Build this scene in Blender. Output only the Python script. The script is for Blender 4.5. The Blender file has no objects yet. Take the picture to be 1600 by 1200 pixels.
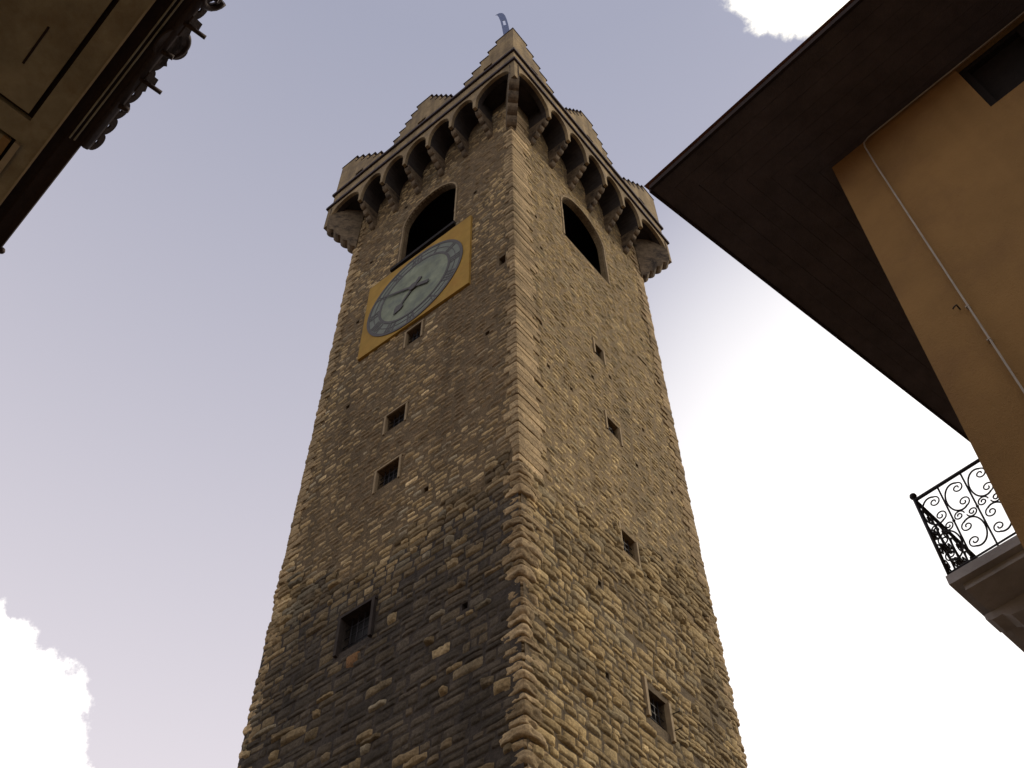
import bpy, math, random
import numpy as np
from mathutils import Vector, noise
random.seed(7)
rad = math.radians
scene = bpy.context.scene
col = scene.collection

# ------------------------------------------------------------------ camera
FPX, PITCH, ROLL = 1700.0, 0.94573904, -0.01606226
cam_d = bpy.data.cameras.new('camera')
cam = bpy.data.objects.new('camera', cam_d); col.objects.link(cam)
fw = Vector((0, math.cos(PITCH), math.sin(PITCH)))
r0 = Vector((1, 0, 0)); u0 = r0.cross(fw)
cr, sr = math.cos(ROLL), math.sin(ROLL)
rr = r0 * cr + u0 * sr; uu = u0 * cr - r0 * sr
from mathutils import Matrix
M3 = Matrix((rr, uu, -fw)).transposed()
cam.matrix_world = Matrix.Translation((0, 0, 1.6)) @ M3.to_4x4()
cam_d.sensor_fit = 'HORIZONTAL'; cam_d.sensor_width = 36.0
cam_d.lens = 36.0 * FPX / 1600.0
cam_d.clip_start = 0.05; cam_d.clip_end = 5000
scene.camera = cam

# ------------------------------------------------------------------ light
SUN_AZ, SUN_EL = rad(72), rad(34)        # azimuth from +Y towards +X
sd = Vector((math.sin(SUN_AZ) * math.cos(SUN_EL), math.cos(SUN_AZ) * math.cos(SUN_EL), math.sin(SUN_EL)))
sun_d = bpy.data.lights.new('sun', 'SUN'); sun_d.energy = 1.5; sun_d.angle = rad(14); sun_d.color = (1.0, 0.86, 0.64)
sun = bpy.data.objects.new('sun', sun_d); col.objects.link(sun)
sun.rotation_euler = sd.to_track_quat('Z', 'Y').to_euler(); sun.location = (30, 0, 60)

scene.view_settings.view_transform = 'Standard'; scene.view_settings.look = 'None'
scene.view_settings.gamma = 1.0; scene.view_settings.use_curve_mapping = False
scene.view_settings.exposure = 0.35

# ------------------------------------------------------------------ sky
world = bpy.data.worlds.new('World'); scene.world = world; world.use_nodes = True
wt = world.node_tree; wt.nodes.clear()
def wn(t, **k):
    n = wt.nodes.new(t)
    for a_, v_ in k.items(): setattr(n, a_, v_)
    return n
wl = wt.links.new
out = wn('ShaderNodeOutputWorld'); bg = wn('ShaderNodeBackground'); bg.inputs[1].default_value = 0.1
wl(bg.outputs[0], out.inputs[0])
sky = wn('ShaderNodeTexSky', sky_type='NISHITA'); sky.sun_disc = False
sky.sun_elevation = SUN_EL; sky.sun_rotation = SUN_AZ; sky.air_density = 1.2; sky.dust_density = 3.0
tc = wn('ShaderNodeTexCoord')
def wmath(op, x, y=None, z=None, clamp=False):
    n = wn('ShaderNodeMath', operation=op); n.use_clamp = clamp
    for i, v in enumerate((x, y, z)):
        if v is None: continue
        if isinstance(v, (int, float)): n.inputs[i].default_value = v
        else: wl(v, n.inputs[i])
    return n.outputs[0]
def wdot(d):
    n = wn('ShaderNodeVectorMath', operation='DOT_PRODUCT'); wl(tc.outputs['Generated'], n.inputs[0]); n.inputs[1].default_value = d
    return n.outputs['Value']
def wmix(f, c1, c2):
    n = wn('ShaderNodeMix', data_type='RGBA')
    wl(f, n.inputs[0]) if not isinstance(f, float) else setattr(n.inputs[0], 'default_value', f)
    for i, c in ((6, c1), (7, c2)):
        if isinstance(c, tuple): n.inputs[i].default_value = c + (1,)
        else: wl(c, n.inputs[i])
    return n.outputs[2]
def wsmooth(v, lo, hi, kind='SMOOTHSTEP'):
    n = wn('ShaderNodeMapRange', interpolation_type=kind); wl(v, n.inputs[0])
    n.inputs[1].default_value = lo; n.inputs[2].default_value = hi
    return n.outputs[0]
sep = wn('ShaderNodeSeparateXYZ'); wl(tc.outputs['Generated'], sep.inputs[0])
# thin veil of high cloud, thicker towards the horizon
veil = wmix(wsmooth(sep.outputs['Z'], 0.95, 0.50, 'LINEAR'), (3.27, 3.33, 4.2), (7.25, 6.65, 6.95))
c = wmix(0.86, sky.outputs[0], veil)
glow = wsmooth(wdot((0.46, 0.68, 0.57)), 0.858, 0.992)          # hazy glow round the low sun
n1 = wn('ShaderNodeTexNoise'); n1.inputs['Scale'].default_value = 2.2; n1.inputs['Detail'].default_value = 5
wl(tc.outputs['Generated'], n1.inputs['Vector'])
glow = wmath('MULTIPLY', glow, wmath('MULTIPLY_ADD', n1.outputs[0], 0.5, 0.75), clamp=True)
c = wmix(glow, c, (10.5, 10.2, 10.0))
# cumulus heads with bright rims
n2 = wn('ShaderNodeTexNoise'); n2.inputs['Scale'].default_value = 17; n2.inputs['Detail'].default_value = 9; n2.inputs['Roughness'].default_value = 0.62
wl(tc.outputs['Generated'], n2.inputs['Vector'])
n3 = wn('ShaderNodeTexNoise'); n3.inputs['Scale'].default_value = 5; n3.inputs['Detail'].default_value = 6
wl(tc.outputs['Generated'], n3.inputs['Vector'])
def cloud(d, r_in, amp, soft):
    v = wmath('ADD', wdot(d), wmath('MULTIPLY', wmath('SUBTRACT', n2.outputs[0], 0.5), amp))
    return wsmooth(v, r_in, r_in + soft)
c = wmix(cloud((-0.4497, 0.7270, 0.5188), 0.9933, 0.0125, 0.0016), c, (14.0, 13.6, 12.8))
grey = cloud((0.2613, 0.1588, 0.9521), 0.9852, 0.013, 0.006)
c = wmix(wmath('MULTIPLY', grey, 0.55), c, (3.3, 3.4, 4.3))
c = wmix(cloud((0.2613, 0.1588, 0.9521), 0.9884, 0.011, 0.0022), c, (14.0, 13.4, 11.6))
# broken cloud elsewhere, behind the viewer
elsewhere = wmath('MULTIPLY', wsmooth(n3.outputs[0], 0.52, 0.62), wsmooth(sep.outputs['Y'], 0.05, -0.25))
c = wmix(elsewhere, c, (7.5, 7.3, 7.2))
wl(c, bg.inputs[0])

# ------------------------------------------------------------------ helpers
def mat(name, base, rough=0.85, var=0.25, scale=4.0, bump=0.3, bscale=30.0, attr=None, streak=0.0, metallic=0.0, dirt=None, dirt_amt=0.0, dirt_scale=0.6):
    m = bpy.data.materials.new(name); m.use_nodes = True
    t = m.node_tree; N = t.nodes; L = t.links.new
    b = N['Principled BSDF']; b.inputs['Roughness'].default_value = rough; b.inputs['Metallic'].default_value = metallic
    b.inputs['Specular IOR Level'].default_value = 0.25
    tx = N.new('ShaderNodeTexCoord'); 
    n = N.new('ShaderNodeTexNoise'); n.inputs['Scale'].default_value = scale; n.inputs['Detail'].default_value = 8; n.inputs['Roughness'].default_value = 0.65
    L(tx.outputs['Object'], n.inputs['Vector'])
    mr = N.new('ShaderNodeMapRange'); mr.inputs[1].default_value = 0.3; mr.inputs[2].default_value = 0.7
    mr.inputs[3].default_value = 1 - var; mr.inputs[4].default_value = 1 + var; L(n.outputs[0], mr.inputs[0])
    val = mr.outputs[0]
    if streak > 0:                       # rain streaks: noise stretched along z
        mp = N.new('ShaderNodeMapping'); mp.inputs['Scale'].default_value = (2.2, 2.2, 0.12); L(tx.outputs['Object'], mp.inputs[0])
        ns = N.new('ShaderNodeTexNoise'); ns.inputs['Scale'].default_value = 1.0; ns.inputs['Detail'].default_value = 5; L(mp.outputs[0], ns.inputs['Vector'])
        ms = N.new('ShaderNodeMapRange'); ms.inputs[1].default_value = 0.42; ms.inputs[2].default_value = 0.66
        ms.inputs[3].default_value = 1.0; ms.inputs[4].default_value = 1 - streak; L(ns.outputs[0], ms.inputs[0])
        mm = N.new('ShaderNodeMath'); mm.operation = 'MULTIPLY'; L(val, mm.inputs[0]); L(ms.outputs[0], mm.inputs[1]); val = mm.outputs[0]
    if attr:                             # grain and pitting inside each stone
        ng = N.new('ShaderNodeTexNoise'); ng.inputs['Scale'].default_value = 19; ng.inputs['Detail'].default_value = 6; ng.inputs['Roughness'].default_value = 0.75; L(tx.outputs['Object'], ng.inputs['Vector'])
        mg = N.new('ShaderNodeMapRange'); mg.inputs[1].default_value = 0.36; mg.inputs[2].default_value = 0.64; mg.inputs[3].default_value = 0.62; mg.inputs[4].default_value = 1.32; L(ng.outputs[0], mg.inputs[0])
        m3 = N.new('ShaderNodeMath'); m3.operation = 'MULTIPLY'; L(val, m3.inputs[0]); L(mg.outputs[0], m3.inputs[1]); val = m3.outputs[0]
    cm = N.new('ShaderNodeVectorMath'); cm.operation = 'SCALE'
    if attr:
        at = N.new('ShaderNodeAttribute'); at.attribute_name = attr; L(at.outputs['Color'], cm.inputs[0])
    else: cm.inputs[0].default_value = base
    L(val, cm.inputs['Scale'])
    colour = cm.outputs[0]
    if dirt:
        nd = N.new('ShaderNodeTexNoise'); nd.inputs['Scale'].default_value = dirt_scale; nd.inputs['Detail'].default_value = 7; nd.inputs['Roughness'].default_value = 0.7
        L(tx.outputs['Object'], nd.inputs['Vector'])
        md = N.new('ShaderNodeMapRange'); md.inputs[1].default_value = 0.48; md.inputs[2].default_value = 0.68; md.inputs[4].default_value = dirt_amt; L(nd.outputs[0], md.inputs[0])
        mx = N.new('ShaderNodeMix'); mx.data_type = 'RGBA'; L(md.outputs[0], mx.inputs[0]); L(colour, mx.inputs[6]); mx.inputs[7].default_value = tuple(dirt) + (1,)
        colour = mx.outputs[2]
    L(colour, b.inputs['Base Color'])
    if bump > 0:
        nb = N.new('ShaderNodeTexNoise'); nb.inputs['Scale'].default_value = bscale; nb.inputs['Detail'].default_value = 8; nb.inputs['Roughness'].default_value = 0.7
        L(tx.outputs['Object'], nb.inputs['Vector'])
        bp = N.new('ShaderNodeBump'); bp.inputs['Strength'].default_value = bump; bp.inputs['Distance'].default_value = 0.03
        L(nb.outputs[0], bp.inputs['Height']); L(bp.outputs[0], b.inputs['Normal'])
    return m

class MB:
    def __init__(s): s.v = []; s.f = []; s.t = []; s.sm = []; s.tint = (1, 1, 1)
    def vert(s, p): s.v.append(tuple(p)); s.t.append(s.tint); return len(s.v) - 1
    def face(s, pts, smooth=False):
        s.f.append([s.vert(p) for p in pts]); s.sm.append(smooth)
    def idx(s, ids, smooth=False): s.f.append(list(ids)); s.sm.append(smooth)
    def obox(s, o, ax, ay, az):
        """box from corner o with edge vectors"""
        o, ax, ay, az = map(Vector, (o, ax, ay, az))
        if ax.cross(ay).dot(az) < 0: ax, ay = ay, ax
        p = [o, o + ax, o + ax + ay, o + ay]; q = [k + az for k in p]
        i = [s.vert(k) for k in p + q]
        for f in ((3, 2, 1, 0), (4, 5, 6, 7), (0, 1, 5, 4), (1, 2, 6, 5), (2, 3, 7, 6), (3, 0, 4, 7)): s.idx([i[k] for k in f])
    def prism(s, poly, ext):
        """closed polygon (3d points) extruded by vector ext; fan caps from ngon"""
        ext = Vector(ext); p = [Vector(k) for k in poly]; n = len(p)
        nrm = Vector((0, 0, 0))
        for k in range(n): nrm += p[k].cross(p[(k + 1) % n])
        if nrm.dot(ext) > 0: p.reverse()
        a = [s.vert(k) for k in p]; b = [s.vert(k + ext) for k in p]
        s.idx(a); s.idx(b[::-1])
        for k in range(n): s.idx([a[k], b[k], b[(k + 1) % n], a[(k + 1) % n]])
    def tube(s, pts, r, n=6, closed=False):
        pts = [Vector(p) for p in pts]; rings = []; m = len(pts)
        up = None
        for k in range(m):
            t = (pts[min(k + 1, m - 1)] - pts[max(k - 1, 0)]).normalized()
            if up is None:
                up = Vector((0, 0, 1)) if abs(t.z) < 0.9 else Vector((1, 0, 0))
            x = t.cross(up).normalized(); y = x.cross(t).normalized(); up = y
            rk = r[k] if isinstance(r, (list, tuple)) else r
            rings.append([s.vert(pts[k] + (x * math.cos(2 * math.pi * j / n) + y * math.sin(2 * math.pi * j / n)) * rk) for j in range(n)])
        for k in range(m - 1):
            for j in range(n): s.idx([rings[k][j], rings[k][(j + 1) % n], rings[k + 1][(j + 1) % n], rings[k + 1][j]], True)
        s.idx(rings[0][::-1]); s.idx(rings[-1])
    def ball(s, c, r, n=10, m=6, sz=1.0):
        c = Vector(c); g = []
        for i in range(m + 1):
            th = math.pi * i / m
            g.append([s.vert(c + Vector((r * math.sin(th) * math.cos(2 * math.pi * j / n), r * math.sin(th) * math.sin(2 * math.pi * j / n), r * sz * math.cos(th)))) for j in range(n)])
        for i in range(m):
            for j in range(n): s.idx([g[i][j], g[i + 1][j], g[i + 1][(j + 1) % n], g[i][(j + 1) % n]], True)
    def build(s, name, material, parent=None, loc=None):
        me = bpy.data.meshes.new(name); o3 = Vector(loc) if loc else Vector((0, 0, 0))
        org = o3 if parent is None else (parent_loc(parent) + (o3 if loc else Vector()))
        base = parent_loc(parent) if parent is not None else o3
        me.from_pydata([tuple(Vector(v) - base) for v in s.v], [], s.f)
        me.polygons.foreach_set('use_smooth', s.sm)
        ca = me.color_attributes.new('tint', 'FLOAT_COLOR', 'POINT')
        ca.data.foreach_set('color', np.array([t + (1.0,) for t in s.t], dtype=np.float32).ravel())
        me.materials.append(material); me.update()
        o = bpy.data.objects.new(name, me); col.objects.link(o)
        if parent is not None: o.parent = parent; o.location = (0, 0, 0)
        else: o.location = base
        return o
def parent_loc(p):
    l = Vector((0, 0, 0))
    while p is not None: l += Vector(p.location); p = p.parent
    return l
def thing(name, label, cat, loc, group=None):
    o = bpy.data.objects.new(name, None); o.location = loc; o.empty_display_size = 0.5; col.objects.link(o)
    o['label'] = label; o['category'] = cat
    if group: o['group'] = group
    return o
def tag(o, label, cat, group=None):
    o['label'] = label; o['category'] = cat
    if group: o['group'] = group
    return o
def lerp3(a_, b_, t): return tuple(x + (y - x) * t for x, y in zip(a_, b_))
Z = Vector((0, 0, 1))

# ------------------------------------------------------------------ materials
M_stone = mat('masonry', None, 0.95, 0.30, 3.0, 0.9, 13.0, attr='tint', streak=0.25)
M_plaster = mat('gallery_plaster', (0.315, 0.235, 0.125), 0.9, 0.25, 2.5, 0.4, 20.0, streak=0.4, dirt=(0.13, 0.10, 0.07), dirt_amt=0.75, dirt_scale=1.0)
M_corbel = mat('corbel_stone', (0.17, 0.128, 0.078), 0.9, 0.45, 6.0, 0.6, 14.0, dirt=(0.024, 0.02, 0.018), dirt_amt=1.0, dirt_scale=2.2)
M_shade_crust = mat('shade_crust_stone', (0.04, 0.032, 0.026), 0.95, 0.35, 3.0, 0.4, 18.0)  # shade inside the vaults put into the base colour; crusted jambs share it
M_slate = mat('slate_course', (0.045, 0.032, 0.034), 0.7, 0.3, 6.0, 0.3, 30.0)
M_frame = mat('dressed_stone', (0.29, 0.22, 0.125), 0.85, 0.2, 4.0, 0.3, 25.0)
M_dark = mat('interior_shade', (0.018, 0.015, 0.014), 0.95, 0.3, 2.0, 0.2, 12.0)  # darkness inside openings and holes put into the base colour
M_iron = mat('wrought_iron', (0.03, 0.028, 0.03), 0.5, 0.3, 20.0, 0.2, 60.0, metallic=0.5)
M_ochre = mat('ochre_paint', (0.35, 0.215, 0.04), 0.85, 0.24, 1.3, 0.15, 30.0, streak=0.12, dirt=(0.33, 0.16, 0.03), dirt_amt=0.5, dirt_scale=1.1)
M_dial = mat('dial_paint', (0.225, 0.255, 0.18), 0.8, 0.3, 1.6, 0.1, 30.0, dirt=(0.11, 0.13, 0.12), dirt_amt=0.85, dirt_scale=1.1)
M_ring = mat('dial_ring', (0.17, 0.19, 0.16), 0.8, 0.2, 3.0, 0.1, 30.0)
M_black = mat('black_paint', (0.075, 0.07, 0.064), 0.6, 0.2, 6.0, 0.05, 30.0)
M_roof = mat('clay_tile', (0.22, 0.10, 0.06), 0.85, 0.35, 6.0, 0.5, 20.0)
M_vane = mat('blue_metal', (0.07, 0.11, 0.26), 0.4, 0.15, 8.0, 0.05, 40.0)
M_orange = mat('orange_stucco', (0.32, 0.19, 0.07), 0.92, 0.16, 0.9, 0.45, 45.0, streak=0.22, dirt=(0.22, 0.125, 0.055), dirt_amt=0.55, dirt_scale=1.2)
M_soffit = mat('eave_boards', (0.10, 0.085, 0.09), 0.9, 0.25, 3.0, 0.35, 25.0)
M_cable = mat('grey_conduit', (0.42, 0.38, 0.32), 0.6, 0.15, 6.0, 0.1, 40.0)
M_slab = mat('balcony_stone', (0.40, 0.39, 0.385), 0.9, 0.2, 3.0, 0.3, 25.0)
M_eave = mat('painted_eave', (0.33, 0.31, 0.235), 0.9, 0.25, 2.5, 0.3, 25.0, dirt=(0.21, 0.17, 0.11), dirt_amt=0.7, dirt_scale=2.0)
M_trim = mat('pale_trim', (0.42, 0.38, 0.30), 0.85, 0.15, 3.0, 0.2, 25.0)
M_groove = mat('dark_groove', (0.03, 0.02, 0.017), 0.9, 0.3, 4.0, 0.2, 25.0)
M_gutter = mat('weathered_copper', (0.045, 0.032, 0.028), 0.55, 0.3, 8.0, 0.2, 30.0, metallic=0.4)
M_glass = mat('dark_glass', (0.012, 0.012, 0.012), 0.6, 0.1, 3.0, 0.0)
M_wallL = mat('tan_stucco', (0.36, 0.25, 0.13), 0.9, 0.15, 1.5, 0.3, 30.0)
M_pave = mat('porphyry_paving', (0.10, 0.08, 0.072), 0.85, 0.3, 1.5, 0.4, 12.0)

# ------------------------------------------------------------------ ground
g = MB(); GS = 1500
for i in range(-6, 6):
    for j in range(-6, 6):
        def gc(k): return math.copysign(abs(k / 6) ** 2.2 * GS, k)
        g.face([(gc(i), gc(j), 0), (gc(i + 1), gc(j), 0), (gc(i + 1), gc(j + 1), 0), (gc(i), gc(j + 1), 0)])
go = g.build('ground', M_pave); go['kind'] = 'structure'

# ------------------------------------------------------------------ tower
PHI = 0.67317766; WL, WR, OV = 7.2, 7.486, 0.903
C = Vector((0.1118, 14.1815, 0))
va = Vector((-math.cos(PHI), math.sin(PHI), 0)); vb = Vector((math.sin(PHI), math.cos(PHI), 0))
tower = thing('clock_tower', 'tall square medieval stone tower with painted clock, arched belfry openings and stepped battlements', 'tower', C + va * WL / 2 + vb * WR / 2)
tower['kind'] = ''
del tower['kind']
ZT = 38.62          # top of masonry inside the gallery
# the four faces: origin, direction along, outward normal, width
FACES = [(C, va, -vb, WL), (C, vb, -va, WR), (C + va * WL, vb, va, WR), (C + vb * WR, va, vb, WL)]

# openings per visible face: (s0,s1,z0,z1,kind)
OPEN = {0: [(2.34, 4.66, 31.75, 35.42, 'arch'), (3.28, 3.86, 26.40, 27.10, 'win'), (3.54, 4.22, 22.88, 23.54, 'win'),
            (3.54, 4.29, 20.74, 21.45, 'win'), (3.78, 4.67, 16.10, 17.00, 'win'), (0.30, 0.52, 27.10, 27.52, 'hole')],
        1: [(2.60, 4.92, 32.05, 35.50, 'arch'), (3.52, 3.94, 26.48, 27.05, 'win'), (3.66, 4.22, 23.22, 23.80, 'win'),
            (3.64, 4.24, 18.92, 19.60, 'win'), (3.72, 4.45, 14.50, 15.23, 'win')]}
for s, z in [(0.26, 32.89), (1.51, 32.87), (4.73, 35.95), (0.9, 24.2), (5.9, 25.4), (6.2, 30.0), (1.3, 15.4), (6.1, 33.6), (2.6, 19.6)]:
    OPEN[0].append((s - 0.07, s + 0.07, z - 0.08, z + 0.08, 'put'))
for s, z in [(2.06, 33.01), (5.76, 36.0), (1.28, 29.3), (1.04, 25.01), (3.25, 25.03), (4.16, 26.01), (1.26, 23.34), (2.18, 23.36), (4.89, 22.9), (5.56, 25.02), (6.56, 23.31), (2.44, 14.66), (5.9, 17.4), (2.5, 17.0), (1.1, 31.0), (6.5, 30.6)]:
    OPEN[1].append((s - 0.06, s + 0.06, z - 0.075, z + 0.075, 'put'))
OPEN[1].append((6.05, 6.5, 29.08, 29.2, 'put'))

def rough_z(fi, s):
    if fi == 0: return 18.9 - 0.2 * min(s, 4.4) + (max(s - 4.4, 0) * 0.72) + 0.25 * math.sin(s * 5)
    if fi == 1: return 18.1 + 0.33 * s + 0.25 * math.sin(s * 4.3)
    return 19.3 + 0.2 * math.sin(s * 4)

def arch_half(o, z):     # half-width of an arched opening at height z
    w = (o[1] - o[0]) / 2; spring = o[3] - w
    if z <= spring: return w
    return math.sqrt(max(0.0, w * w - (z - spring) ** 2)) if z < o[3] else 0.0

def blocked(fi, z0, z1):
    """opening intervals that stones of this course keep clear of"""
    r = []
    for o in OPEN.get(fi, []):
        s0, s1, a0, a1, k = o
        m = {'win': 0.07, 'arch': 0.06, 'hole': 0.02, 'put': 0.0}[k]
        zm = {'win': 0.10, 'arch': 0.05, 'hole': 0.02, 'put': 0.0}[k]
        if z1 <= a0 - zm or z0 >= a1 + zm: continue
        if k == 'arch':
            zz = min(max(z0, a0), a1); h = max(arch_half(o, max(zz, a0)), arch_half(o, max(z0, a0)))
            cs = (s0 + s1) / 2
            if h > 0: r.append((cs - h - m, cs + h + m))
        else: r.append((s0 - m, s1 + m))
    return sorted(r)

def backing(fi, mb, z0, z1, off, tint):
    P, d, n, w = FACES[fi]
    ops = [o for o in OPEN.get(fi, []) if o[3] > z0 and o[2] < z1]
    ss = sorted({0.0, w} | {x for o in ops for x in (o[0], o[1])} | {w * k / 8 for k in range(9)})
    zs = sorted({z0, z1} | {min(max(x, z0), z1) for o in ops for x in (o[2], o[3])})
    mb.tint = tint
    for i in range(len(ss) - 1):
        for j in range(len(zs) - 1):
            cs, cz = (ss[i] + ss[i + 1]) / 2, (zs[j] + zs[j + 1]) / 2
            if any(o[0] < cs < o[1] and o[2] < cz < o[3] for o in ops): continue
            q = [P + d * s_ + Z * z_ + n * off for s_, z_ in ((ss[i], zs[j]), (ss[i + 1], zs[j]), (ss[i + 1], zs[j + 1]), (ss[i], zs[j + 1]))]
            if (q[1] - q[0]).cross(q[2] - q[1]).dot(n) < 0: q.reverse()
            mb.face(q)
    for o in ops:
        if o[2] < z0: continue
        s0, s1, a0, a1, k = o
        if k == 'arch':          # spandrels closing the square opening to an arch
            w_ = (s1 - s0) / 2; cs = (s0 + s1) / 2; sp = a1 - w_; NN = 20
            for q_ in range(NN):
                t0, t1 = math.pi * q_ / NN, math.pi * (q_ + 1) / NN
                p0 = (cs + w_ * math.cos(t0), sp + w_ * math.sin(t0)); p1 = (cs + w_ * math.cos(t1), sp + w_ * math.sin(t1))
                q = [P + d * x + Z * y + n * off for x, y in (p0, (p0[0], a1), (p1[0], a1), p1)]
                if (q[1] - q[0]).cross(q[2] - q[1]).dot(n) < 0: q.reverse()
                mb.face(q)
                mb.face([P + d * p0[0] + Z * p0[1] + n * off, P + d * p1[0] + Z * p1[1] + n * off, P + d * p1[0] + Z * p1[1] + n * (off - 0.22), P + d * p0[0] + Z * p0[1] + n * (off - 0.22)])
            rev = [((s0, a0), (s0, sp)), ((s1, sp), (s1, a0)), ((s1, a0), (s0, a0))]; dep = 0.22
        else:
            rev = [((s0, a0), (s0, a1)), ((s0, a1), (s1, a1)), ((s1, a1), (s1, a0)), ((s1, a0), (s0, a0))]; dep = {'win': 0.25, 'hole': 0.3, 'put': 0.35}[k]
        for (x0, y0), (x1, y1) in rev:
            mb.face([P + d * x0 + Z * y0 + n * off, P + d * x1 + Z * y1 + n * off, P + d * x1 + Z * y1 + n * (off - dep), P + d * x0 + Z * y0 + n * (off - dep)])

def stone_tint(fi, s, z, low, pale=False):
    """albedo of one stone: pale limestone, brown and grey ones, black crust low on the weather side"""
    r = random.random()
    k = random.gauss(1, 0.18)
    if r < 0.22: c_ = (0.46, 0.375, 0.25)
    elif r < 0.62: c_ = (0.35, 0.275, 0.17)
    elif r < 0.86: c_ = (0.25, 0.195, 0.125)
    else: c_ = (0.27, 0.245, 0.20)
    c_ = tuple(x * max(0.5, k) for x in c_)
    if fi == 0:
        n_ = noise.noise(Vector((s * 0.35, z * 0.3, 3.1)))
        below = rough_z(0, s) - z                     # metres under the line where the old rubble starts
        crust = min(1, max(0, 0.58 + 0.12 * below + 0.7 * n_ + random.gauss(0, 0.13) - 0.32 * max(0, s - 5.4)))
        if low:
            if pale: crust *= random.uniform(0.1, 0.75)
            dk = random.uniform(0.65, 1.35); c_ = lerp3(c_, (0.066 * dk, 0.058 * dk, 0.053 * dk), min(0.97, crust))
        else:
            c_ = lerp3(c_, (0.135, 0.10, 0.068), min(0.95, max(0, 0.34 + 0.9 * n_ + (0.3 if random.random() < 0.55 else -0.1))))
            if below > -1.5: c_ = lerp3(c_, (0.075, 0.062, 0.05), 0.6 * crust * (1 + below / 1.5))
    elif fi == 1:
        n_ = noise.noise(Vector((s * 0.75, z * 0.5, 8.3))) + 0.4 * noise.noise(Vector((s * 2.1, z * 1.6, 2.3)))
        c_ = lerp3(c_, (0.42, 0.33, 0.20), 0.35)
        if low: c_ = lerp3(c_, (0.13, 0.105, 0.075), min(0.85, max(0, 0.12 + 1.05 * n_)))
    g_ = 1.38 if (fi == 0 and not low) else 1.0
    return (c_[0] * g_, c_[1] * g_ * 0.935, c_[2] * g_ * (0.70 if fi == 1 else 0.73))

def stone(mb, P, d, n, s0, s1, z0, z1, prot, rough, nx, ny, wav, base_off):
    seed = random.random() * 100
    jit = [random.uniform(-1, 1) * min(0.025, (z1 - z0) * 0.09) for _ in range(8)]
    ids = []
    tx, tz = random.gauss(0, 0.2), random.gauss(0, 0.2)
    for j in range(ny + 1):
        v = j / ny
        for i in range(nx + 1):
            u = i / nx
            s_ = s0 + (s1 - s0) * u + (jit[0] * (1 - u) * (1 - v) + jit[1] * u * (1 - v) + jit[2] * (1 - u) * v + jit[3] * u * v)
            z_ = z0 + (z1 - z0) * v + (jit[4] * (1 - u) * (1 - v) + jit[5] * u * (1 - v) + jit[6] * (1 - u) * v + jit[7] * u * v) + wav(s_)
            eu, ev = 2 * u - 1, 2 * v - 1
            e = (1 - abs(eu) ** 9) * (1 - abs(ev) ** 7)
            h = prot * (e ** 0.45) * (1 + tx * eu + tz * ev)
            q = Vector((s_ * 4.2, z_ * 4.2, seed)); q2 = q * 2.9
            h += rough * e * (noise.noise(q) + 0.7 * noise.noise(q2) + 0.5 * (0.4 - abs(noise.noise(q2 * 1.9))))
            h -= 0.03 * (1 - e)
            ids.append(mb.vert(P + d * s_ + Z * z_ + n * (base_off + h)))
    flip = d.cross(Z).dot(n) < 0
    for j in range(ny):
        for i in range(nx):
            q = [ids[j * (nx + 1) + i], ids[j * (nx + 1) + i + 1], ids[(j + 1) * (nx + 1) + i + 1], ids[(j + 1) * (nx + 1) + i]]
            mb.idx(q[::-1] if flip else q, True)

LOWOFF = 0.05
lower, upper = MB(), MB()
for fi, (P, d, n, w) in enumerate(FACES):
    fine = fi < 2
    mid = 19.2
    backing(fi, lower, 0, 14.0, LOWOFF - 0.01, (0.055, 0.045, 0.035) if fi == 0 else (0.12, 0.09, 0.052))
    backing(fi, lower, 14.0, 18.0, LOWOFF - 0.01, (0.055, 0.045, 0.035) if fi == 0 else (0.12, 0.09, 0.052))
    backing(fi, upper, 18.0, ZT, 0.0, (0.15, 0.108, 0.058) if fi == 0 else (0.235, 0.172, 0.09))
    z = 4.0 if fine else 10.0
    row = 0
    while z < 37.9:
        low_here = z < 19.3
        h = random.choice((random.uniform(0.10, 0.15), random.uniform(0.14, 0.2), random.uniform(0.18, 0.27))) if low_here else random.uniform(0.12, 0.22)
        z1 = z + h; ph = random.random() * 50; amp = 0.03 if low_here else 0.025
        def wav(s_, ph=ph, amp=amp, zz=z): return amp * (noise.noise(Vector((s_ * 0.45, zz * 0.5, 1.7))) + 0.4 * noise.noise(Vector((s_ * 1.3, ph, 0))))
        s = random.uniform(0.1, 0.3)
        blk = blocked(fi, z, z1)
        while s < w - 0.1:
            low = z < rough_z(fi, s)
            ws = random.choice((random.uniform(0.15, 0.3), random.uniform(0.25, 0.5), random.uniform(0.4, 0.8))) if low else random.uniform(0.18, 0.55)
            e = min(s + ws, w - 0.08)
            for b0, b1 in blk:
                if s < b1 and e > b0:
                    if s >= b0 - 0.08: s = b1; e = s
                    else: e = b0
            if e - s > 0.07:
                gap = random.uniform(0.003, 0.009) if low else random.uniform(0.004, 0.016)
                pale = random.random() < 0.13
                if low:
                    nx, ny = (8, 6) if fine else (4, 3); off = LOWOFF
                    if fi == 0: prot, rough = (random.uniform(0.02, 0.06), 0.04) if pale else (random.uniform(0.004, 0.022), 0.016)
                    else: prot, rough = (random.uniform(0.02, 0.05), 0.04) if pale else (random.uniform(0.004, 0.03), 0.022)
                else:
                    prot = random.uniform(0.004, 0.024); rough = 0.016; nx, ny = (5, 4) if fine else (3, 2); off = 0.0
                if random.random() > (0.012 if low else 0.03):
                    mb = lower if low else upper
                    mb.tint = stone_tint(fi, s, z, low, pale)
                    stone(mb, P, d, n, s + gap, e - gap, z + gap, z1 - gap, prot, rough, nx, ny, wav, off)
            s = max(e, s + 0.02)
        z = z1; row += 1
M_backing = M_stone
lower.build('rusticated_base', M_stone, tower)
upper.build('upper_wall', M_stone, tower)

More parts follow.
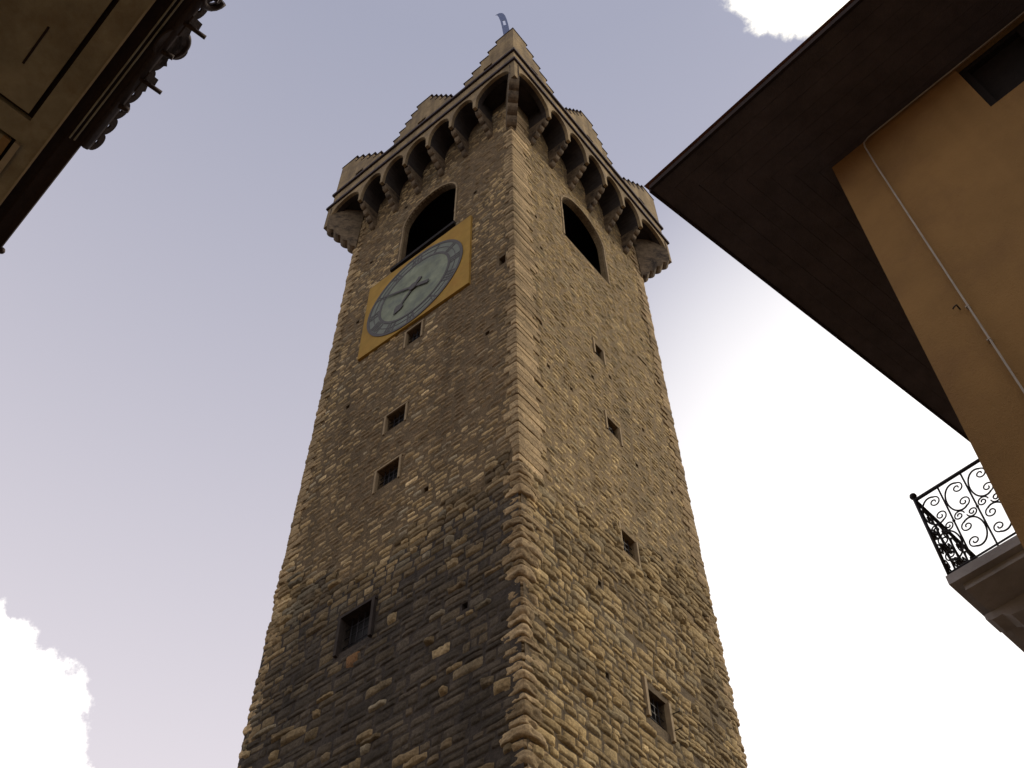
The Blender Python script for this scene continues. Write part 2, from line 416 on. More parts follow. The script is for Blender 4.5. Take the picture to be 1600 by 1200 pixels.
# quoins: rounded corner blocks
def rblock(mb, cen, ex, ey, ez, hx, hy, hz, pw, rough, n=9):
    seed = random.random() * 50
    def pt(x, y, z):
        v = Vector((x, y, z)); l = (abs(x) ** pw + abs(y) ** pw + abs(z) ** pw) ** (1 / pw); v = v / l
        p = cen + ex * (v.x * hx) + ey * (v.y * hy) + ez * (v.z * hz)
        return p + (ex * v.x + ey * v.y).normalized() * (rough * (0.8 * noise.noise(p * 2.6 + Vector((0, 0, seed))) + 0.5 * noise.noise(Vector((p.x * 5, p.y * 5, p.z * 11))) + 0.35 * noise.noise(Vector((p.x * 9, p.y * 9, p.z * 22)))))
    for ax in range(3):
        for sg in (-1, 1):
            ids = []
            for i in range(n + 1):
                for j in range(n + 1):
                    q = [0, 0, 0]; q[ax] = sg; q[(ax + 1) % 3] = (2 * i / n - 1) * sg; q[(ax + 2) % 3] = 2 * j / n - 1
                    ids.append(mb.vert(pt(*q)))
            for i in range(n):
                for j in range(n):
                    k = i * (n + 1) + j; mb.idx([ids[k], ids[k + n + 1], ids[k + n + 2], ids[k + 1]], True)
quo = MB()
corners = [(C, va, vb, 0), (C + va * WL, -va, vb, 1), (C + vb * WR, va, -vb, 2), (C + va * WL + vb * WR, -va, -vb, 3)]
for P, ea, eb, ci in corners:
    z = 5.0; k = 0
    while z < 37.6:
        low = z < (18.6 if ci == 0 else 20.2)
        h = random.uniform(0.13, 0.30) if low else random.uniform(0.14, 0.25)
        if low: la_s = 0.8; pr = random.uniform(0.05, 0.11) if ci == 0 else random.uniform(0.05, 0.08); rough, pw = (0.075 if ci == 0 else 0.05), random.uniform(4, 7)
        else: pr = random.uniform(0.03, 0.05); rough, pw = 0.015, 12
        la, lb = (random.uniform(0.3, 0.5), random.uniform(0.3, 0.45)) if k % 2 else (random.uniform(0.18, 0.32), random.uniform(0.4, 0.7))
        if not low and ci == 0: la, lb = random.uniform(0.12, 0.4), random.uniform(0.6, 1.05)
        x0, x1, y0, y1 = -pr, la, -pr, lb
        cen = P + ea * (x0 + x1) / 2 + eb * (y0 + y1) / 2 + Z * (z + h / 2)
        kk = random.gauss(1, 0.12)
        if random.random() < 0.25: kk *= 0.75
        quo.tint = tuple(x * kk for x in ((0.41, 0.305, 0.165) if random.random() < 0.6 else (0.33, 0.24, 0.125)))
        rblock(quo, cen, ea, eb, Z, (x1 - x0) / 2, (y1 - y0) / 2, h / 2 - 0.004, pw, rough)
        z += h; k += 1
quo.build('corner_quoin', M_stone, tower)

# window reveals, frames, grilles
for fi in (0, 1):
    P, d, n, w = FACES[fi]
    for o in OPEN[fi]:
        s0, s1, a0, a1, k = o
        off = LOWOFF if a1 < 18 else 0.0
        if k == 'put' or k == 'hole': 
            q = MB(); dep = 0.34 if k == 'put' else 0.29
            q.face([P + d * s0 + Z * a0 + n * (off - dep), P + d * s1 + Z * a0 + n * (off - dep), P + d * s1 + Z * a1 + n * (off - dep), P + d * s0 + Z * a1 + n * (off - dep)])
            q.build('putlog_hole', M_dark, tower); continue
        if k == 'win':
            q = MB(); dep = 0.24
            q.face([P + d * s0 + Z * a0 + n * (off - dep), P + d * s1 + Z * a0 + n * (off - dep), P + d * s1 + Z * a1 + n * (off - dep), P + d * s0 + Z * a1 + n * (off - dep)])
            win = q.build('window', M_glass, tower)
            f = MB(); t = 0.055 if a0 > 17 else 0.075; pr = 0.03 + (0.03 if off else 0)
            b0 = off - 0.06
            bars_ = [(s0 - t, s0 + 0.004, a0 - 0.06, a1 + 0.003), (s1 - 0.004, s1 + t, a0 - 0.06, a1 + 0.003)]
            if fi == 0: bars_.append((s0 - t - 0.02, s1 + t + 0.03, a1 + 0.003, a1 + t))
            else: bars_[0] = (s0 - t, s0 + 0.004, a0 - 0.02, a1 + 0.14); bars_[1] = (s1 - 0.004, s1 + t, a0 - 0.16, a1 + 0.003)
            for bi_, (x0, x1, y0, y1) in enumerate(bars_):
                f = MB(); f.obox(P + d * x0 + Z * y0 + n * b0, d * (x1 - x0), Z * (y1 - y0), n * (pr + 0.06 + random.uniform(0, 0.008)))
                f.build('lintel' if bi_ == 2 else 'jamb', M_shade_crust if a0 < 17 and fi == 0 else M_frame, win)
            gr = MB(); nv = 3 if s1 - s0 < 0.7 else 4
            for i in range(1, nv + 1):
                x = s0 + (s1 - s0) * i / (nv + 1); gr.tube([P + d * x + Z * a0 + n * (off - 0.12), P + d * x + Z * a1 + n * (off - 0.12)], 0.012, 6)
            for i in range(1, 4):
                y = a0 + (a1 - a0) * i / 4; gr.tube([P + d * s0 + Z * y + n * (off - 0.12), P + d * s1 + Z * y + n * (off - 0.12)], 0.012, 6)
            gr.build('grille', M_iron, win)
        if k == 'arch':
            # dark bell chamber behind the opening
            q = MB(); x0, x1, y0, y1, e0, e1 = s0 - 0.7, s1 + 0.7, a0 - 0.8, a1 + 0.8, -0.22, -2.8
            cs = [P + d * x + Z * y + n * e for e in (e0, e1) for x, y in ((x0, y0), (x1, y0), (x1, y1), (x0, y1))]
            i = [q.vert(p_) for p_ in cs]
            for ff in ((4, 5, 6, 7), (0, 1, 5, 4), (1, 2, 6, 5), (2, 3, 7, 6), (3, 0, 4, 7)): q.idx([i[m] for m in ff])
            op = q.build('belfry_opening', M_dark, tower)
            # arch ring of dressed voussoirs flush with wall
            f = MB(); w_ = (s1 - s0) / 2; cc = (s0 + s1) / 2; sp = a1 - w_; NV = 15
            for v in range(NV):
                t0, t1 = math.pi * (v + 0.03) / NV, math.pi * (v + 0.97) / NV
                pl = []
                for rr_ in (w_ - 0.002, w_ + 0.055):
                    seq = (t0, (t0 + t1) / 2, t1) if rr_ < w_ else (t1, (t0 + t1) / 2, t0)
                    for tt in seq: pl.append(P + d * (cc + rr_ * math.cos(tt)) + Z * (sp + rr_ * math.sin(tt)) - n * 0.05)
                f.prism(pl, n * (0.075 + random.uniform(0, 0.012)))
            y = a0
            while y < sp - 0.05:
                h = min(random.uniform(0.25, 0.45), sp - y)
                for x0_, x1_ in ((s0 - random.uniform(0.04, 0.07), s0 + 0.002), (s1 - 0.002, s1 + random.uniform(0.04, 0.07))):
                    f.obox(P + d * x0_ + Z * (y + 0.008) - n * 0.05, d * (x1_ - x0_), Z * (h - 0.016), n * (0.07 + random.uniform(0, 0.012)))
                y += h
            f.build('arch_surround', M_frame, op)
            if fi: continue
            sl = MB(); sl.obox(P + d * (s0 - 0.1) + Z * (a0 - 0.16) - n * 0.25, d * (s1 - s0 + 0.36), Z * 0.158, n * 0.36)
            sl.build('sill', M_dark if fi == 0 else M_frame, op)

P, d, n, w = FACES[0]
pq = MB(); pq.tint = (0.22, 0.12, 0.05)
stone(pq, P, d, n, 4.02, 4.40, 15.50, 15.86, 0.03, 0.02, 8, 6, lambda s_: 0.0, LOWOFF)
pq.build('ochre_stone', M_stone, tower)
P, d, n, w = FACES[1]
for z_ in (14.62, 15.0):
    hp_ = MB(); hp_.tube([P + d * 4.53 + Z * z_ + n * 0.02, P + d * 4.55 + Z * z_ + n * 0.26, P + d * 4.55 + Z * (z_ + 0.06) + n * 0.27], 0.011, 6); hp_.build('shutter_pin', M_iron, tower)
# ---------------- clock on the left face
P, d, n, w = FACES[0]
def fp(s, z, off): return P + d * s + Z * z + n * off
ck = MB(); ck.prism([fp(5.79, 31.46, 0.0), fp(1.56, 31.28, 0.0), fp(1.53, 27.24, 0.0), fp(5.76, 27.44, 0.0)], n * 0.085)
clock = ck.build('clock_face', M_ochre, tower)
CS, CZ, CR = 3.70, 29.30, 1.88
def disc(mb, r0_, r1_, o0, o1, N=64):
    for k in range(N):
        t0, t1 = 2 * math.pi * k / N, 2 * math.pi * (k + 1) / N
        def q(r, t, o): return fp(CS - r * math.cos(t), CZ + r * math.sin(t), o)
        if r0_ > 0: mb.face([q(r0_, t0, o1), q(r1_, t0, o1), q(r1_, t1, o1), q(r0_, t1, o1)])
        else: mb.face([q(0, 0, o1), q(r1_, t0, o1), q(r1_, t1, o1)])
        mb.face([q(r1_, t0, o0), q(r1_, t0, o1), q(r1_, t1, o1), q(r1_, t1, o0)])
        if r0_ > 0: mb.face([q(r0_, t0, o0), q(r0_, t0, o1), q(r0_, t1, o1), q(r0_, t1, o0)])
m1 = MB(); disc(m1, 0, 1.36, 0.08, 0.098); dial = m1.build('dial', M_dial, clock)
m1 = MB(); disc(m1, 1.36, CR, 0.08, 0.094); m1.build('hour_ring', M_ring, clock)
m1 = MB(); disc(m1, 1.33, 1.42, 0.09, 0.106); disc(m1, 1.80, 1.90, 0.09, 0.106); disc(m1, 1.60, 1.62, 0.09, 0.103)
ROM = ['XII', 'I', 'II', 'III', 'IIII', 'V', 'VI', 'VII', 'VIII', 'IX', 'X', 'XI']
def nbar(mb, hang, p, q, wd):
    """stroke in the numeral's own frame: x across, y outward"""
    co, si = math.cos(hang), math.sin(hang)          # hang: clockwise from 12
    def W(x, y): return fp(CS - (x * co + y * si), CZ + (-x * si + y * co), 0.094)
    (x0, y0), (x1, y1) = p, q
    l = math.hypot(x1 - x0, y1 - y0); px, py = -(y1 - y0) / l * wd / 2, (x1 - x0) / l * wd / 2
    mb.prism([W(x0 + px, y0 + py), W(x1 + px, y1 + py), W(x1 - px, y1 - py), W(x0 - px, y0 - py)], n * 0.008)
for h, txt in enumerate(ROM):
    ha = 2 * math.pi * h / 12
    adv = {'I': 0.12, 'V': 0.21, 'X': 0.21}; tot = sum(adv[c_] for c_ in txt); x = -tot / 2
    for c_ in txt:
        w_ = adv[c_]; y0, y1 = 1.43, 1.78
        if c_ == 'I': nbar(m1, ha, (x + w_ / 2, y0), (x + w_ / 2, y1), 0.07)
        if c_ == 'V': nbar(m1, ha, (x + 0.03, y1), (x + w_ / 2, y0), 0.065); nbar(m1, ha, (x + w_ - 0.03, y1), (x + w_ / 2, y0), 0.035)
        if c_ == 'X': nbar(m1, ha, (x + 0.03, y1), (x + w_ - 0.03, y0), 0.065); nbar(m1, ha, (x + w_ - 0.03, y1), (x + 0.03, y0), 0.035)
        x += w_
m1.build('numeral_ring', M_black, clock)
def hand(name, s1, z1, wd, back, spade):
    mb = MB(); ds, dz = s1 - CS, z1 - CZ; l = math.hypot(ds, dz); ds /= l; dz /= l; ps, pz = -dz, ds
    def W(al, ac): return fp(CS + ds * al + ps * ac, CZ + dz * al + pz * ac, 0.12 if spade else 0.135)
    pts = [W(-back, wd * 0.9), W(-back, -wd * 0.9), W(0, -wd * 0.6), W(l * 0.6, -wd * 0.45)]
    if spade: pts += [W(l * 0.68, -wd * 1.9), W(l * 0.8, -wd * 1.7), W(l, 0), W(l * 0.8, wd * 1.7), W(l * 0.68, wd * 1.9)]
    else: pts += [W(l, 0)]
    pts += [W(l * 0.6, wd * 0.45), W(0, wd * 0.6)]
    mb.prism(pts, n * 0.012); return mb.build(name, M_black, clock)
hand('hour_hand', 4.42, 28.45, 0.10, 0.4, True)
hand('minute_hand', 5.10, 30.05, 0.085, 0.7, False)
mb = MB(); mb.prism([fp(CS + 0.16 * math.cos(k * math.pi / 8), CZ + 0.16 * math.sin(k * math.pi / 8), 0.098) for k in range(16)], n * 0.06)
mb.build('hub', M_black, clock)

# ---------------- machicolated gallery
ZB, ZAP, ZL, ZU, ZP = 37.16, 38.46, 38.68, 39.86, 40.15
corn = [(C, -va, -vb), (C + va * WL, va, -vb), (C + vb * WR, -va, vb), (C + va * WL + vb * WR, va, vb)]
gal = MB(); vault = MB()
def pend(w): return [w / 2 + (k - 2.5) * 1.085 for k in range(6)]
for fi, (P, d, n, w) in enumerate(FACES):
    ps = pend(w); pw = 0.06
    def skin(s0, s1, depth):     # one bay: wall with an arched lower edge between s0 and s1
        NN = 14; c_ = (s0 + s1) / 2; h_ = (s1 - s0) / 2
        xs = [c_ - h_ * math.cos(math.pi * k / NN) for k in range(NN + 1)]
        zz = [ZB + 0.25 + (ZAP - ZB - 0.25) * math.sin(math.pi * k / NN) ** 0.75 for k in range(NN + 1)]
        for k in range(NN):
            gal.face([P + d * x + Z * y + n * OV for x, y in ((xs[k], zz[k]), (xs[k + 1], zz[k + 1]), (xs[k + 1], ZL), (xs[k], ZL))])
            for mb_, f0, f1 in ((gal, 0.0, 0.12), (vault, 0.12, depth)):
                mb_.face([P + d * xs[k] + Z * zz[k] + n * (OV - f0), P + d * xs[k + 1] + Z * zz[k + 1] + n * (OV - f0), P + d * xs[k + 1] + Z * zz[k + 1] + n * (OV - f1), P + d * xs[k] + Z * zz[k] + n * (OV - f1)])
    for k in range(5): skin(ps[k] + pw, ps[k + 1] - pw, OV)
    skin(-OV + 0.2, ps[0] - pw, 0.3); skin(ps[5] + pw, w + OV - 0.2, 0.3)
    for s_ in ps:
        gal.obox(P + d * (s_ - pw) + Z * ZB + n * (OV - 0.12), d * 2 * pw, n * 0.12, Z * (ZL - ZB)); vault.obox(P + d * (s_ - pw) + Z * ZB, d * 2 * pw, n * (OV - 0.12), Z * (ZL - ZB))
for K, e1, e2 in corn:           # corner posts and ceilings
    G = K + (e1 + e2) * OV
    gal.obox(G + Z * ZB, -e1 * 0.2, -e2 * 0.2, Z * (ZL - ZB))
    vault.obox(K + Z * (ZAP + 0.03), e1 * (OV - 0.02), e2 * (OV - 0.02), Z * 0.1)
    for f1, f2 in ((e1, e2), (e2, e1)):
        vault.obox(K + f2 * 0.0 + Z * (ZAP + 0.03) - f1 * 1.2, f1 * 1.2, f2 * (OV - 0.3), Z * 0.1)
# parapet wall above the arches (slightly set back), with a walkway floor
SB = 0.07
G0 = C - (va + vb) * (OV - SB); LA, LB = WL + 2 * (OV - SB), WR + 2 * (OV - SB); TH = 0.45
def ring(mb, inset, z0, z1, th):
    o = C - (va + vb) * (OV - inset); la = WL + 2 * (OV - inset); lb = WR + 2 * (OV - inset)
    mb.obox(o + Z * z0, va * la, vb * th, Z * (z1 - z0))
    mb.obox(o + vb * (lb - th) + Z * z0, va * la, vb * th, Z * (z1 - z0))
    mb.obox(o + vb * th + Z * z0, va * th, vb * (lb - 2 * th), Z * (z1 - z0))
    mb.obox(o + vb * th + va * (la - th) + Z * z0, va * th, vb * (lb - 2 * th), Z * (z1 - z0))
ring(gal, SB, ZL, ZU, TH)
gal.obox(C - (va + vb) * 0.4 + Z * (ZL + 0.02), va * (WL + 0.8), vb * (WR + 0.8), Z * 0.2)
gal.build('gallery', M_plaster, tower); vault.build('vault', M_shade_crust, tower)
for z0, ins, h in ((ZL - 0.05, -0.07, 0.13), (ZU - 0.06, -0.01, 0.13)):
    sc_ = MB(); ring(sc_, ins, z0, z0 + h, 0.4); sc_.build('string_course', M_slate, tower)
# corbels under the pendants: four rolls stepping out
def corbel_poly(z0, z1, out):
    pts = [(-0.05, z0 - 0.1)]
    for k in range(4):
        o0, o1 = out * k / 4, out * (k + 1) / 4; b0, b1 = z0 + (z1 - z0) * k / 4, z0 + (z1 - z0) * (k + 1) / 4
        for q in range(6):
            t = math.pi / 2 * q / 5
            pts.append((o0 + (o1 - o0) * math.sin(t) + 0.0, b1 - (b1 - b0) * math.cos(t) * 1.0))
        pts.append((o1 - 0.025, b1 + 0.001)) if k < 3 else None
    return pts
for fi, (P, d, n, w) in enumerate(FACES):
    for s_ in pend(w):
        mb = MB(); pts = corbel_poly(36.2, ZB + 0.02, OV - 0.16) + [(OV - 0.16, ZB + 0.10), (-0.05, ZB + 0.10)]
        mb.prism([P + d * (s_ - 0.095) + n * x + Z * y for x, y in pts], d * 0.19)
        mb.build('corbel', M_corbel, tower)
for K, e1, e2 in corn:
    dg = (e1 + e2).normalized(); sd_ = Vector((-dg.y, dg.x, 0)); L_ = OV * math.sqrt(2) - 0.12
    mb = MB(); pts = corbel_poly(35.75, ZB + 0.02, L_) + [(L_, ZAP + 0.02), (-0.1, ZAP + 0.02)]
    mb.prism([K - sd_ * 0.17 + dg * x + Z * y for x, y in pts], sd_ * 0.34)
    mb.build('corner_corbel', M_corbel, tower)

# ---------------- stepped battlements
def steps(half0, run, n_): return [half0 + run * k for k in range(n_)]
ZS = [42.33, 41.90, 41.46, 41.02, 40.58]     # top of each step
low0 = ZU + 0.07
def tread(mb_cap, o, dirv, nrm, zt, s0, s1, above):
    pieces = [(s0, s1)] if above is None else [(s0, above[0] - 0.001), (above[1] + 0.001, s1)]
    for a_, b_ in pieces:
        if b_ > a_: mb_cap.append(MB()); mb_cap[-1].obox(o + dirv * a_ - nrm * 0.02 + Z * (zt + 0.001), dirv * (b_ - a_), nrm * (TH + 0.04), Z * 0.055)
def stack(mb_body, mb_cap, o, dirv, nrm, spans):
    """spans: list of (s0,s1) from the top step down; wall of thickness TH along dirv"""
    for k, (s0, s1) in enumerate(spans):
        zt = ZS[k]; zb = ZS[k + 1] + 0.0 if k + 1 < len(ZS) else low0
        if k + 1 == len(ZS):
            cs = (s0 + s1) / 2 if s0 > 0 else s1 * 0.55
            sl0, sl1 = cs - 0.2, cs + 0.2
            mb_body.obox(o + dirv * s0 + Z * zb, dirv * (sl0 - s0), nrm * TH, Z * (zt - zb))
            mb_body.obox(o + dirv * sl1 + Z * zb, dirv * (s1 - sl1), nrm * TH, Z * (zt - zb))
            mb_body.obox(o + dirv * sl0 + Z * (zb + 0.52), dirv * 0.4, nrm * TH, Z * (zt - zb - 0.52))
            mb_body.obox(o + dirv * sl0 + nrm * (TH - 0.1) + Z * zb, dirv * 0.4, nrm * 0.1, Z * 0.52)
        else:
            mb_body.obox(o + dirv * s0 + Z * zb, dirv * (s1 - s0), nrm * TH, Z * (zt - zb))
        tread(mb_cap, o, dirv, nrm, zt, s0 - 0.07, s1 + 0.07, spans[k - 1] if k else None)
for fi, (P, d, n, w) in enumerate(FACES):
    o = P + n * (OV - SB - 0.001)
    body, cap = MB(), []
    sp = [(w / 2 - h, w / 2 + h) for h in steps(0.34, 0.265, 5)]
    stack(body, cap, o, d, -n, sp)
    m_ = body.build('merlon', M_plaster, tower)
    for c__ in cap: c__.build('coping_slab', M_slate, m_)
for K, e1, e2 in corn:
    G = K + (e1 + e2) * (OV - SB - 0.001)
    body, cap = MB(), []
    for dirv, nrm in ((-e1, -e2), (-e2, -e1)):
        first = dirv == -e1
        for k, h in enumerate(steps(0.78, 0.38, 5)):
            zt = ZS[k]; zb = ZS[k + 1] if k < 4 else low0
            s0 = 0.0 if first else TH
            if k == 4:
                body.obox(G + dirv * s0 + Z * zb, dirv * (1.0 - s0), nrm * TH, Z * (zt - zb))
                body.obox(G + dirv * 1.4 + Z * zb, dirv * (h - 1.4), nrm * TH, Z * (zt - zb))
                body.obox(G + dirv * 1.0 + Z * (zb + 0.52), dirv * 0.4, nrm * TH, Z * (zt - zb - 0.52))
                body.obox(G + dirv * 1.0 + nrm * (TH - 0.1) + Z * zb, dirv * 0.4, nrm * 0.1, Z * 0.52)
            else: body.obox(G + dirv * s0 + Z * zb, dirv * (h - s0), nrm * TH, Z * (zt - zb))
            c0 = -0.02 if first else TH + 0.021
            if k == 0: tread(cap, G, dirv, nrm, zt, c0, h + 0.07, None)
            else: tread(cap, G, dirv, nrm, zt, hp + 0.001, h + 0.07, None)
            hp = h
    m_ = body.build('merlon', M_plaster, tower)
    for c__ in cap: c__.build('coping_slab', M_slate, m_)
# low parapet coping between merlons and roof behind
ring_m = MB(); ring(ring_m, SB + 0.03, ZU + 0.065, ZU + 0.14, TH - 0.08); ring_m.build('parapet_coping', M_slate, tower)
rf = MB(); cx = C + va * WL / 2 + vb * WR / 2
q = [C + va * x + vb * y + Z * 39.2 for x, y in ((-0.3, -0.3), (WL + 0.3, -0.3), (WL + 0.3, WR + 0.3), (-0.3, WR + 0.3))]
for k in range(4): rf.face([q[k], q[(k + 1) % 4], cx + Z * 40.6])
rf.build('roof', M_roof, tower)

# pennant-shaped vane behind the corner merlon
VB = Vector((0.03, 13.63, 0))
vane = thing('weather_vane', 'small curved blue metal pennant vane rising behind the topmost stepped merlon', 'weather vane', VB + Z * 42.2)
rod = MB(); rod.tube([VB + Z * 40.2, VB + Z * 43.9], 0.03, 6); rod.build('pole', M_iron, vane)
vm = MB()
ctl = [(0.03, 43.3), (0.0, 43.75), (-0.05, 44.6), (-0.10, 45.2), (-0.17, 45.75), (-0.24, 46.0)]
cl = []
for k in range(len(ctl) - 1):
    for q in range(4):
        t = q / 4; cl.append((ctl[k][0] + (ctl[k + 1][0] - ctl[k][0]) * t, ctl[k][1] + (ctl[k + 1][1] - ctl[k][1]) * t))
cl.append(ctl[-1])
def vs(k, f0, f1):
    (x0, z0), (x1, z1) = cl[k], cl[k + 1]; hw_ = 0.13
    vm.prism([(x0 + hw_ * f0, 13.6, z0 + f0 * 0.06), (x0 + hw_ * f1, 13.6, z0 + f1 * 0.06), (x1 + hw_ * f1, 13.6, z1 + f1 * 0.06), (x1 + hw_ * f0, 13.6, z1 + f0 * 0.06)], (0, 0.02, 0))
for k in range(len(cl) - 1):
    if 8 <= k <= 11: vs(k, -1, -0.4); vs(k, 0.4, 1)
    else: vs(k, -1, 1)
vm.prism([(-0.37, 13.6, 45.93), (-0.11, 13.6, 46.06), (-0.17, 13.6, 46.15), (-0.28, 13.6, 46.13), (-0.43, 13.6, 45.88)], (0, 0.02, 0))
vm.build('pennant', M_vane, vane)

# ------------------------------------------------------------------ right-hand house
ZE = 11.6
Wc = Vector((3.2155, 4.6270, 0)); aA = rad(-44.5)
dA = Vector((math.cos(aA), math.sin(aA), 0)); dB = Vector((math.cos(rad(45.5)), math.sin(rad(45.5)), 0))
nA = Vector((-dB.x, -dB.y, 0)); nB = Vector((-dA.x, -dA.y, 0))       # outward normals of the two walls
Ec = Vector((1.434, 4.839, 0)); eA = Vector((math.cos(rad(-45.7)), math.sin(rad(-45.7)), 0)); eB = Vector((math.cos(rad(39.6)), math.sin(rad(39.6)), 0))
house = thing('orange_house', 'orange stucco house with deep dark overhanging eaves, right of the tower', 'house', Wc + dA * 5 + dB * 4)
BAT = 0.030
def wall_pt(s, z, off=0.0): return Wc + dA * (s - BAT * (ZE - z) * (1 if s < 0.01 else 0)) + Z * z + nA * off
hw = MB(); LAw, LBw = 12.0, 9.0
bx0, bx1, bz0, bz1 = 1.40, 2.65, 10.67, 11.585
def wq(s0, s1, z0, z1): hw.face([wall_pt(s0, z0), wall_pt(s1, z0), wall_pt(s1, z1), wall_pt(s0, z1)])
for s0, s1 in ((0.0, bx0), (bx0, bx1), (bx1, LAw)):
    for z0, z1 in ((0, 5), (5, bz0), (bz0, bz1), (bz1, ZE + 0.3)):
        if s0 == bx0 and z0 == bz0: continue
        wq(s0, s1, z0, z1)
for (x0, y0), (x1, y1) in (((bx0, bz0), (bx0, bz1)), ((bx0, bz1), (bx1, bz1)), ((bx1, bz1), (bx1, bz0)), ((bx1, bz0), (bx0, bz0))):
    hw.face([wall_pt(x0, y0), wall_pt(x1, y1), wall_pt(x1, y1, -0.12), wall_pt(x0, y0, -0.12)])
t0, t1 = wall_pt(0, 0), wall_pt(0, ZE + 0.3)
hw.face([t0, t1, t1 + dB * LBw, t0 + dB * LBw]); e0, e1 = wall_pt(LAw, 0), wall_pt(LAw, ZE + 0.3)
hw.face([e0, e1, e1 + dB * LBw, e0 + dB * LBw]); hw.face([t0 + dB * LBw, t1 + dB * LBw, e1 + dB * LBw, e0 + dB * LBw])
hw.build('wall', M_orange, house)
aw = MB(); aw.face([wall_pt(bx0, bz0, -0.11), wall_pt(bx1, bz0, -0.11), wall_pt(bx1, bz1, -0.11), wall_pt(bx0, bz1, -0.11)])
awin = aw.build('attic_window', M_dark, house)
fm = MB()
for s0, s1, z0, z1 in ((bx0, bx0 + 0.07, bz0, bz1), (bx1 - 0.07, bx1, bz0, bz1), (bx0 + 0.07, bx1 - 0.07, bz0, bz0 + 0.07), (bx0 + 0.07, bx1 - 0.07, bz1 - 0.07, bz1), ((bx0 + bx1) / 2 - 0.04, (bx0 + bx1) / 2 + 0.04, bz0 + 0.07, bz1 - 0.07)):
    fm.obox(wall_pt(s0, z0, -0.108), dA * (s1 - s0), nA * 0.06, Z * (z1 - z0))
fm.build('frame', M_dark, awin)
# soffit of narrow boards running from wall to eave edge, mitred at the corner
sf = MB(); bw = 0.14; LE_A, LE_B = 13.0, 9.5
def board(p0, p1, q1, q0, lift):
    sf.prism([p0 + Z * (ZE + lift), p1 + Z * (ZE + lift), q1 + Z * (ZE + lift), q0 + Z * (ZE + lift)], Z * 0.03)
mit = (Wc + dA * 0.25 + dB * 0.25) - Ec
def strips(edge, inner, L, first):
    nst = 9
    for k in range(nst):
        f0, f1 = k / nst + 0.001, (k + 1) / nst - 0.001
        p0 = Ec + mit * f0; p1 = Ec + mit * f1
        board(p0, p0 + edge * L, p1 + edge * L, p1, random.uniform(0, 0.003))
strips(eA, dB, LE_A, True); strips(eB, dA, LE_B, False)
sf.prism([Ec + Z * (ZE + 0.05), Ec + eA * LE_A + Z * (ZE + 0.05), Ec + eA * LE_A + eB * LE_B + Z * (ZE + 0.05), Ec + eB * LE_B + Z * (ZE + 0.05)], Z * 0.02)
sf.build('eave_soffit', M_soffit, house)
fa = MB()
nEA = Vector((eA.y, -eA.x, 0)); nEA = nEA if nEA.dot(nA) > 0 else -nEA
nEB = Vector((eB.y, -eB.x, 0)); nEB = nEB if nEB.dot(nB) > 0 else -nEB
fa.obox(Ec + Z * (ZE - 0.01), eA * LE_A, nEA * 0.03, Z * 0.07); fa.obox(Ec + Z * (ZE - 0.01), eB * LE_B, nEB * 0.03, Z * 0.07)
fa.build('fascia', M_groove, house)
rfh = MB(); hi_ = Ec + (eA + eB) * 5.0 + Z * (ZE + 2.4); z_ = Z * (ZE + 0.10)
o1, o2 = Ec + nEA * 0.05 + nEB * 0.05, None
pA, pB, pO = Ec + eA * LE_A, Ec + eB * LE_B, Ec + eA * LE_A + eB * LE_B
rfh.face([o1 + z_, pA + nEA * 0.05 + z_, pA + (eB) * 4.7 + Z * (ZE + 2.4), hi_]); rfh.face([o1 + z_, hi_, pB + eA * 5 + Z * (ZE + 2.4), pB + nEB * 0.05 + z_]); rfh.face([hi_, pA + eB * 4.7 + Z * (ZE + 2.4), pO + z_, pB + eA * 5 + Z * (ZE + 2.4)])
rfh.face([o1 + z_, pA + nEA * 0.05 + z_, pO + z_, pB + nEB * 0.05 + z_])
rfh.build('roof', M_roof, house)
cb = MB()
pts = [wall_pt(9.0, ZE - 0.03, 0.03)] + [wall_pt(s, ZE - 0.03 - 0.006 * math.sin(s * 9) ** 2, 0.03) for s in (6, 4, 3, 2.5, 2, 1.5, 1.0, 0.6, 0.44)] + [wall_pt(0.38, ZE - 0.06, 0.03), wall_pt(0.365, ZE - 0.14, 0.028)] + [wall_pt(0.36 - 0.004 * (11.6 - z) , z, 0.028) for z in (11, 10, 9, 8, 7, 5, 3, 0.5)]
cb.tube(pts, 0.0085, 6); cbo = cb.build('cable', M_cable, house)
for z in (8.55, 8.1, 7.0):
    cl_ = MB(); cl_.obox(wall_pt(0.36 - 0.004 * (11.6 - z) - 0.02, z, 0.0), dA * 0.03, nA * 0.038, Z * 0.012)
    cl_.build('clip', M_cable, cbo)
hk = MB(); hk.tube([wall_pt(0.285, 8.61, -0.01), wall_pt(0.285, 8.62, 0.05), wall_pt(0.27, 8.58, 0.08), wall_pt(0.25, 8.57, 0.075)], 0.006, 6); hk.build('wall_hook', M_iron, house)
ck_ = MB(); ck_.obox(wall_pt(0.115, 10.27, -0.005), dA * 0.007, nA * 0.006, Z * 0.26); ck_.build('wall_anchor', M_orange, house)

